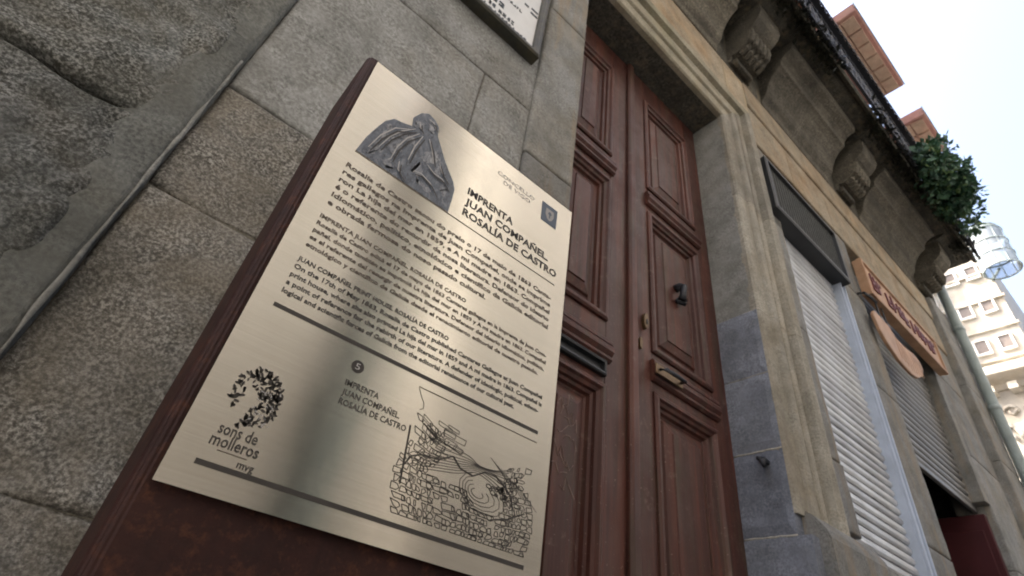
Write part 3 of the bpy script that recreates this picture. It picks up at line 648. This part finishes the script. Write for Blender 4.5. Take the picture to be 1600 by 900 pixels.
for k in range(9):                           # contour lines of the hill and bay
    c0 = .16 + k * .045; pts = [(a / 24, c0 + .07 * math.sin(a / 24 * 5 + k * .25) - .05 * math.exp(-((a / 24 - .62) / .16) ** 2) * (k - 3) * .5) for a in range(1 + (k % 3), 20 + (k * 5) % 5)]
    lines += ribbon([warp(*p) for p in pts], .0004)
for k in range(5):
    r = .03 + .025 * k; pts = [(.60 + r * 1.3 * math.cos(a * .5 - .6), .53 + r * 1.4 * math.sin(a * .5 - .6)) for a in range(11)]
    lines += ribbon([warp(*p) for p in pts], .0004)
for k in range(14):                          # harbour piers
    a0 = .02 + .3 * random.random(); c0 = .02 + .2 * random.random(); l = .05 + .1 * random.random(); h = .03 + .03 * random.random()
    lines += ribbon([warp(*p) for p in [(a0, c0), (a0 + l, c0 + .02), (a0 + l, c0 + h + .02), (a0, c0 + h), (a0, c0)]], .00034)
for k in range(12):
    a0 = .62 + k * .028; lines += ribbon([warp(a0, .10 + .02 * k), warp(a0 + .10, .20 + .03 * k)], .0003)
for k in range(26):                          # little dots and curls in the old town
    a0 = .74 + random.gauss(0, .05); c0 = .42 + random.gauss(0, .06); r = random.uniform(.008, .018)
    lines += ribbon([warp(a0 + r * math.cos(q), c0 + 1.5 * r * math.sin(q)) for q in (0, 1.2, 2.4, 3.6, 4.8, 6.2)], .0006)
lines += ribbon([(.492, .727), (.506, .742), (.518, .752), (.520, .762), (.51, .766)], .0004)
tag(flat('street_map', lines, 'print'), kind='stuff')
coast = [(.505, .868), (.52, .850), (.545, .842), (.60, .838), (.645, .822), (.675, .838), (.72, .842), (.76, .826), (.80, .826), (.835, .838), (.86, .85), (.875, .872)]
flat('coast_line', ribbon(coast, .0009), 'print', 2); flat('map_avenue', ribbon([(.495, .80), (.5, .84), (.507, .90)], .001), 'print', 2); flat('map_avenue', ribbon([(.80, .905), (.86, .893), (.92, .872)], .0009), 'print', 2)

# ------------------------------------------------------------------ white tablet on the wall
tab = thing('wall_tablet', (.3, 1.0, 2.0), 'white marble tablet in dark metal frame high on the wall beside the door jamb', 'tablet')
tx0, tx1, tz0, tz1 = -.24, .615, 2.045, 2.85
MB().box(tx0 + .02, tx1 - .02, .968, .999, tz0 + .02, tz1 - .02).build('marble_slab', 'marble', tab)
sweep_loop(tx0, tx1, tz0, tz1, [(0, .999), (0, .955), (.008, .948), (.022, .948), (.032, .955), (.034, .967), (.036, .9679)]).build('frame', 'bronze', tab)
random.seed(17)
def strokes(x0, x1, z, h, y, mat, th, parent, name, slant=0):
    mb = MB(); x = x0
    while x < x1:
        w_ = h * random.uniform(.45, .8)
        for k in range(random.choice((2, 3, 3))):
            kind = random.random()
            if kind < .5: xx = x + random.choice((0, w_ * .5, w_ - th)); mb.box(xx, xx + th, y - .0015, y, z, z + h * random.uniform(.7, 1))
            elif kind < .85: zz_ = z + random.choice((0, h * .45, h - th)); mb.box(x, x + w_, y - .001 - .0002 * k, y, zz_, zz_ + th)
            else: mb.add([(x, y - .0012, z), (x + th, y - .0012, z), (x + w_, y - .0012, z + h), (x + w_ - th, y - .0012, z + h)], [(0, 1, 2, 3)])
        x += w_ + h * .28 + (h * .5 if random.random() < .16 else 0)
    return mb.build(name, mat, parent)
for z, a, c, h, th in ((2.098, .10, .54, .020, .006), (2.13, -.12, .49, .026, .009), (2.178, -.12, .40, .036, .013), (2.27, -.05, .49, .018, .005), (2.335, .50, .575, .05, .014), (2.42, -.1, .5, .04, .012), (2.52, -.1, .5, .04, .012), (2.64, -.1, .5, .05, .014)):
    strokes(a, c, z, h, .9678, 'ink', th, tab, 'engraved_line')['kind'] = 'stuff'

# ------------------------------------------------------------------ shop sign and hanging cut-out
sg = thing('shop_sign', (4.5, .9, 2.7), 'long orange wooden shop sign with dark red lettering above the grey shutter', 'sign')
sx0, sx1, sz0, sz1, sy = 4.08, 5.66, 2.93, 3.30, .925
MB().box(sx0, sx1, sy, .985, sz0, sz1).build('board', 'signwood', sg, .006)
sweep_loop(sx0 - .002, sx1 + .002, sz0 - .002, sz1 + .002, [(0, sy + .02), (0, sy - .012), (.004, sy - .016), (.022, sy - .016), (.026, sy - .001)]).build('rim', 'signwood', sg)
random.seed(29)
x = sx0 + .13
for k in range(11):
    w_ = .085; mb = MB(); z0 = sz0 + .12 + (.02 if k % 3 == 1 else 0); h = .17 if k in (0, 3) else .135
    mb.box(x, x + .026, sy - .010, sy - .0005, z0, z0 + h)
    for q in range(random.choice((1, 2, 2))):
        zz_ = z0 + (0, h * .42, h - .028)[random.randrange(3)]; mb.box(x + .026, x + w_, sy - .009 - .0003 * q, sy - .0005, zz_, zz_ + .028)
    if random.random() < .6: mb.box(x + w_ - .022, x + w_ + .003, sy - .0105, sy - .0005, z0, z0 + h * random.choice((.5, 1)))
    mb.build('letter', 'signred', sg); x += w_ + .032 + (.05 if k in (1, 5) else 0)
MB().tube([(3.98, .99, 2.90), (4.00, .95, 2.90), (4.10, .94, 2.915), (4.22, .94, 2.93)], .012, 6).build('iron_arm', 'iron', sg, smooth=True)
pd = [(3.99, 2.69), (4.03, 2.57), (4.11, 2.48), (4.27, 2.41), (4.47, 2.39), (4.62, 2.42), (4.80, 2.52), (4.88, 2.62), (4.86, 2.69), (4.76, 2.71), (4.57, 2.68), (4.40, 2.68), (4.30, 2.745), (4.17, 2.752), (4.05, 2.752)]
hb = thing('hanging_board', (4.4, .95, 2.4), 'paddle-shaped orange board hanging below the wooden shop sign', 'board')
MB().prism(pd, 'y', .935, .958).build('cutout', 'signwood', hb, .004)
for k in range(9):
    a = 4.36 + k * .055; MB().box(a, a + .006, .9325, .9352, 2.44 + abs(k - 3) * .012, 2.655).build('slat_line', 'signwood', hb)
MB().tube([(4.2, .945, 2.72), (4.2, .945, 2.95)], .006, 6).build('hanger', 'iron', hb)
MB().tube([(4.32, .945, 2.70), (4.32, .945, 2.95)], .006, 6).build('hanger', 'iron', hb)

# ------------------------------------------------------------------ drain pipe at the house corner
dp = thing('drain_pipe', (7.0, .865, GZ), 'grey-green drain pipe running up the house corner', 'pipe')
MB().tube([(7.0, .868, GZ), (7.0, .868, 4.40), (7.0, .868, 4.92)], .05, 14).build('pipe', 'pipe', dp, smooth=True)
for z in (.6, 1.9, 3.1, 4.1):
    MB().tube([(7.0, .868, z), (7.0, .868, z + .05)], .058, 14).build('clamp', 'pipe', dp, smooth=True)
# ------------------------------------------------------------------ shrub in a planter on the balcony
sb = thing('balcony_shrub', (5.6, .3, 5.08), 'bushy green shrub spilling over the balcony railing', 'shrub')
MB().prism([(5.05, .46), (5.10, .62), (5.95, .62), (6.0, .46)], 'z', 5.075, 5.30).build('planter', 'terracotta', sb, .01)
random.seed(31); lf = [MB(), MB()]
cl = []
for k in range(60):
    a = random.uniform(0, 6.28); r = random.random() ** .5; cl.append((5.62 + .62 * r * math.cos(a), .26 + .16 * r * math.sin(a), 4.96 + random.gauss(0, .085) - .04 * math.cos(a), random.uniform(.05, .14)))
for cx, cy, cz, cr in cl:
    for q in range(95):
        d = Vector((random.gauss(0, 1), random.gauss(0, 1), random.gauss(0, 1))).normalized(); c = Vector((cx, cy, cz)) + d * cr * random.random() ** .4
        l = random.choice((.03, .04, .055, .075)) * random.uniform(.8, 1.2); a = (d + Vector((random.gauss(0, .6), random.gauss(0, .6), random.gauss(.1, .6)))).normalized(); b_ = a.cross(Vector((random.gauss(0, 1), random.gauss(0, 1), random.gauss(0, 1)))).normalized()
        n_ = a.cross(b_)
        lf[1 if random.random() < .12 else 0].add([c, c + a * l * .5 + b_ * l * .3 + n_ * l * .08, c + a * l, c + a * l * .5 - b_ * l * .3 + n_ * l * .08], [(0, 1, 2, 3)])
st = MB()
for k in range(18):
    x_ = random.uniform(4.9, 6.2); y_ = random.uniform(.06, .2); z_ = random.uniform(4.85, 5.25); st.tube([(5.6, .4, 5.2), ((5.6 + x_) / 2, (.4 + y_) / 2 - .03, 5.22), (x_, y_, z_)], [.008, .006, .002], 5)
    for q in range(9):
        c = Vector((5.6, .4, 5.2)).lerp(Vector((x_, y_, z_)), .5 + q * .06); a = Vector((random.gauss(0, 1), random.gauss(0, 1), random.gauss(0, 1))).normalized(); b_ = a.orthogonal().normalized(); l = random.uniform(.03, .06)
        lf[q % 4 == 0].add([c, c + a * l * .5 + b_ * l * .25, c + a * l, c + a * l * .5 - b_ * l * .25], [(0, 1, 2, 3)])
for k in range(14):
    cx, cy, cz, cr = cl[k * 3]; st.tube([(5.55 + random.uniform(-.3, .3), .52, 5.28), ((5.6 + cx) / 2, .42, 5.38), (cx, cy, cz)], [.01, .008, .004], 5)
st.build('stem', 'iron', sb)
lf[0].build('foliage', 'leaf', sb); lf[1].build('young_foliage', 'leaf2', sb)

# ------------------------------------------------------------------ far cream building closing the street
fb = thing('far_building', (17, 4, GZ), 'cream stone building with heavy cornice beyond the end of the house', 'building')
FX, FY = 15.0, .74
MB().box(FX, FX + 8, FY, 9, GZ, 7.05).build('lower_wall', 'cream', fb)
MB().box(FX + .05, FX + 8, FY + .05, 9, 7.55, 11.6).build('upper_wall', 'cream', fb)
MB().prism([(FX + .3, 7.05), (FX - .05, 7.05), (FX - .12, 7.16), (FX - .30, 7.24), (FX - .42, 7.30), (FX - .42, 7.42), (FX - .34, 7.46), (FX - .30, 7.56), (FX + .3, 7.56)], 'y', FY - .40, 9).build('cornice', 'cream', fb, .01)
for a in range(8): MB().box(FX - .30, FX + .1, FY + .1 + a * .42, FY + .28 + a * .42, 6.93, 7.10).build('modillion', 'cream', fb, .01)
for a in range(3):
    for c in range(3):
        y = FY + .28 + a * .46; z = 8.05 + c * 1.05
        o = sweep_loop(0, .001, 0, .001, [(0, 0)]) if False else None
        wbx = MB().box(FX + .02, FX + .06, y, y + .22, z, z + .34).build('window', 'darkwin', fb)
        f = MB(); f.box(FX - .01, FX + .055, y - .04, y, z - .04, z + .38); f.box(FX - .01, FX + .055, y + .22, y + .26, z - .04, z + .38); f.box(FX - .012, FX + .055, y, y + .22, z + .34, z + .38); f.box(FX - .03, FX + .055, y, y + .22, z - .05, z); f.build('frame', 'white', wbx)
for c in range(5): MB().box(FX - .02, FX + .06, FY, FY + 1.55, 7.80 + c * .80, 7.86 + c * .80).build('string_course', 'cream', fb)
ga = MB().box(FX - .32, FX + .04, 2.05, 3.3, 7.57, 11.5).build('gallery', 'white', fb)
for k in range(7): MB().box(FX - .36, FX - .322, 2.06 + k * .19, 2.10 + k * .19, 7.6, 11.5).build('mullion', 'white', ga)
for k in range(5):
    MB().box(FX - .35, FX - .321, 2.06, 3.3, 7.7 + k * .9, 7.76 + k * .9).build('transom', 'white', ga)
for k in range(3):
    for q in range(2): MB().box(FX - .330, FX - .319, 2.12 + k * .38, 2.22 + k * .38, 8.0 + q * 1.8, 9.1 + q * 1.8).build('pane', 'pipe', ga)
# arches carved in the lower wall
for y, z in ((1.05, 5.7), (2.0, 5.9)):
    for r, wd in ((.42, .09), (.28, .06)):
        pts = [(FX - .04, y + r * math.cos(a * math.pi / 10), z + r * math.sin(a * math.pi / 10)) for a in range(11)]
        MB().tube(pts, wd * .6, 7).build('carved_arch', 'cream', fb, smooth=True)
    MB().prism([(y + .2 * math.cos(a * math.pi / 8), z + .2 * math.sin(a * math.pi / 8)) for a in range(9)] , 'x', FX - .02, FX + .02).build('opening', 'darkwin', fb)
for k in range(9):
    y = .85 + .37 * k; pts = [(FX - .03, y + (.15 - .012 * a) * math.cos(a * .7), 6.55 + (.15 - .012 * a) * math.sin(a * .7)) for a in range(11)]
    MB().tube(pts, .035, 6).build('carved_scroll', 'cream', fb, smooth=True)
MB().box(FX - .06, FX, FY, 6, 4.9, 5.1).build('string_course', 'cream', fb, .01)
# glazed drum at its corner
dr = thing('glazed_drum', (14.3, .55, 9.2), 'translucent grey cylindrical drum projecting from the far building corner', 'lantern')
cx, cy, z0, z1, r = 14.3, .52, 9.62, 10.75, .36
MB().tube([(cx, cy, z0), (cx, cy, z1)], r, 28, False).build('glass', 'glass', dr, smooth=True)
for z in (z0, z0 + .38, z0 + .76, z1):
    MB().tube([(cx + r * math.cos(k * math.pi / 14), cy + r * math.sin(k * math.pi / 14), z) for k in range(29)], .022, 6, False).build('ring', 'pipe', dr, smooth=True)
for k in range(10):
    a = k * math.pi / 5; MB().tube([(cx + r * math.cos(a), cy + r * math.sin(a), z0), (cx + r * math.cos(a), cy + r * math.sin(a), z1)], .012, 5).build('mullion', 'pipe', dr)
MB().tube([(cx, cy, z1), (cx + .1, cy, z1 + .16)], [r, .05], 20).build('cap', 'pipe', dr, smooth=True)
MB().tube([(cx + .34, cy + .05, z0 + .3), (FX + .1, FY + .12, z0 + .3)], .03, 8).build('arm', 'pipe', dr)

# ------------------------------------------------------------------ houses across the street (lit by the sun, mirrored in the plate; placed near, tall and darkened to dim the front)
def opposite(name, x0, x1, yf, h, mat, label, wins):
    r = thing(name, ((x0 + x1) / 2, yf - 4, GZ), label, 'house', None)
    MB().box(x0, x1, yf - 8, yf, GZ, h).build('wall', mat, r)
    MB().prism([(yf + .45, h), (yf - 8.4, h), (yf - 4, h + 1.5)], 'x', x0 - .1, x1 + .1).build('roof', 'tile', r)
    for wx in wins:
        for z in (1.2, 4.4, 7.4):
            wn = MB().box(wx - .45, wx + .45, yf + .004, yf + .02, z, z + 1.6).build('window', 'darkwin', r)
            f = sweep_loop(wx - .55, wx + .55, z - .1, z + 1.7, [(0, yf), (0, yf + .06), (.1, yf + .06), (.1, yf + .02)]); f.build('frame', 'white', wn)
    return r
opposite('opposite_house', -14, 1.31, -3.6, 12.5, 'render', 'cream rendered house across the street facing the text totem', [-10.5, -7.0, -3.5])
opposite('opposite_house', 2.25, 14, -3.6, 12.5, 'render2', 'pale rendered house across the street beyond the dark alley', [5.8, 8.8, 11.8])
MB().box(2.25, 2.72, -3.6, -3.55, GZ, 12.4).build('added_streak_strip', 'white', bpy.data.objects['opposite_house.001'])  # white strip added so the plate mirrors a bright streak
MB_ = thing('added_dark_block', (1.8, -6, GZ), 'narrow dark green block added between the pale houses for the dark band mirrored in the plate', 'house')  # unseen block, added low and dark to shape the plate's reflection
MB().box(1.32, 2.24, -9, -4.5, GZ, 5.4).build('wall', 'alley', MB_)
MB().prism([(-4.4, 5.4), (-9.1, 5.4), (-7, 6.0)], 'x', 1.32, 2.24).build('roof', 'tile', MB_)
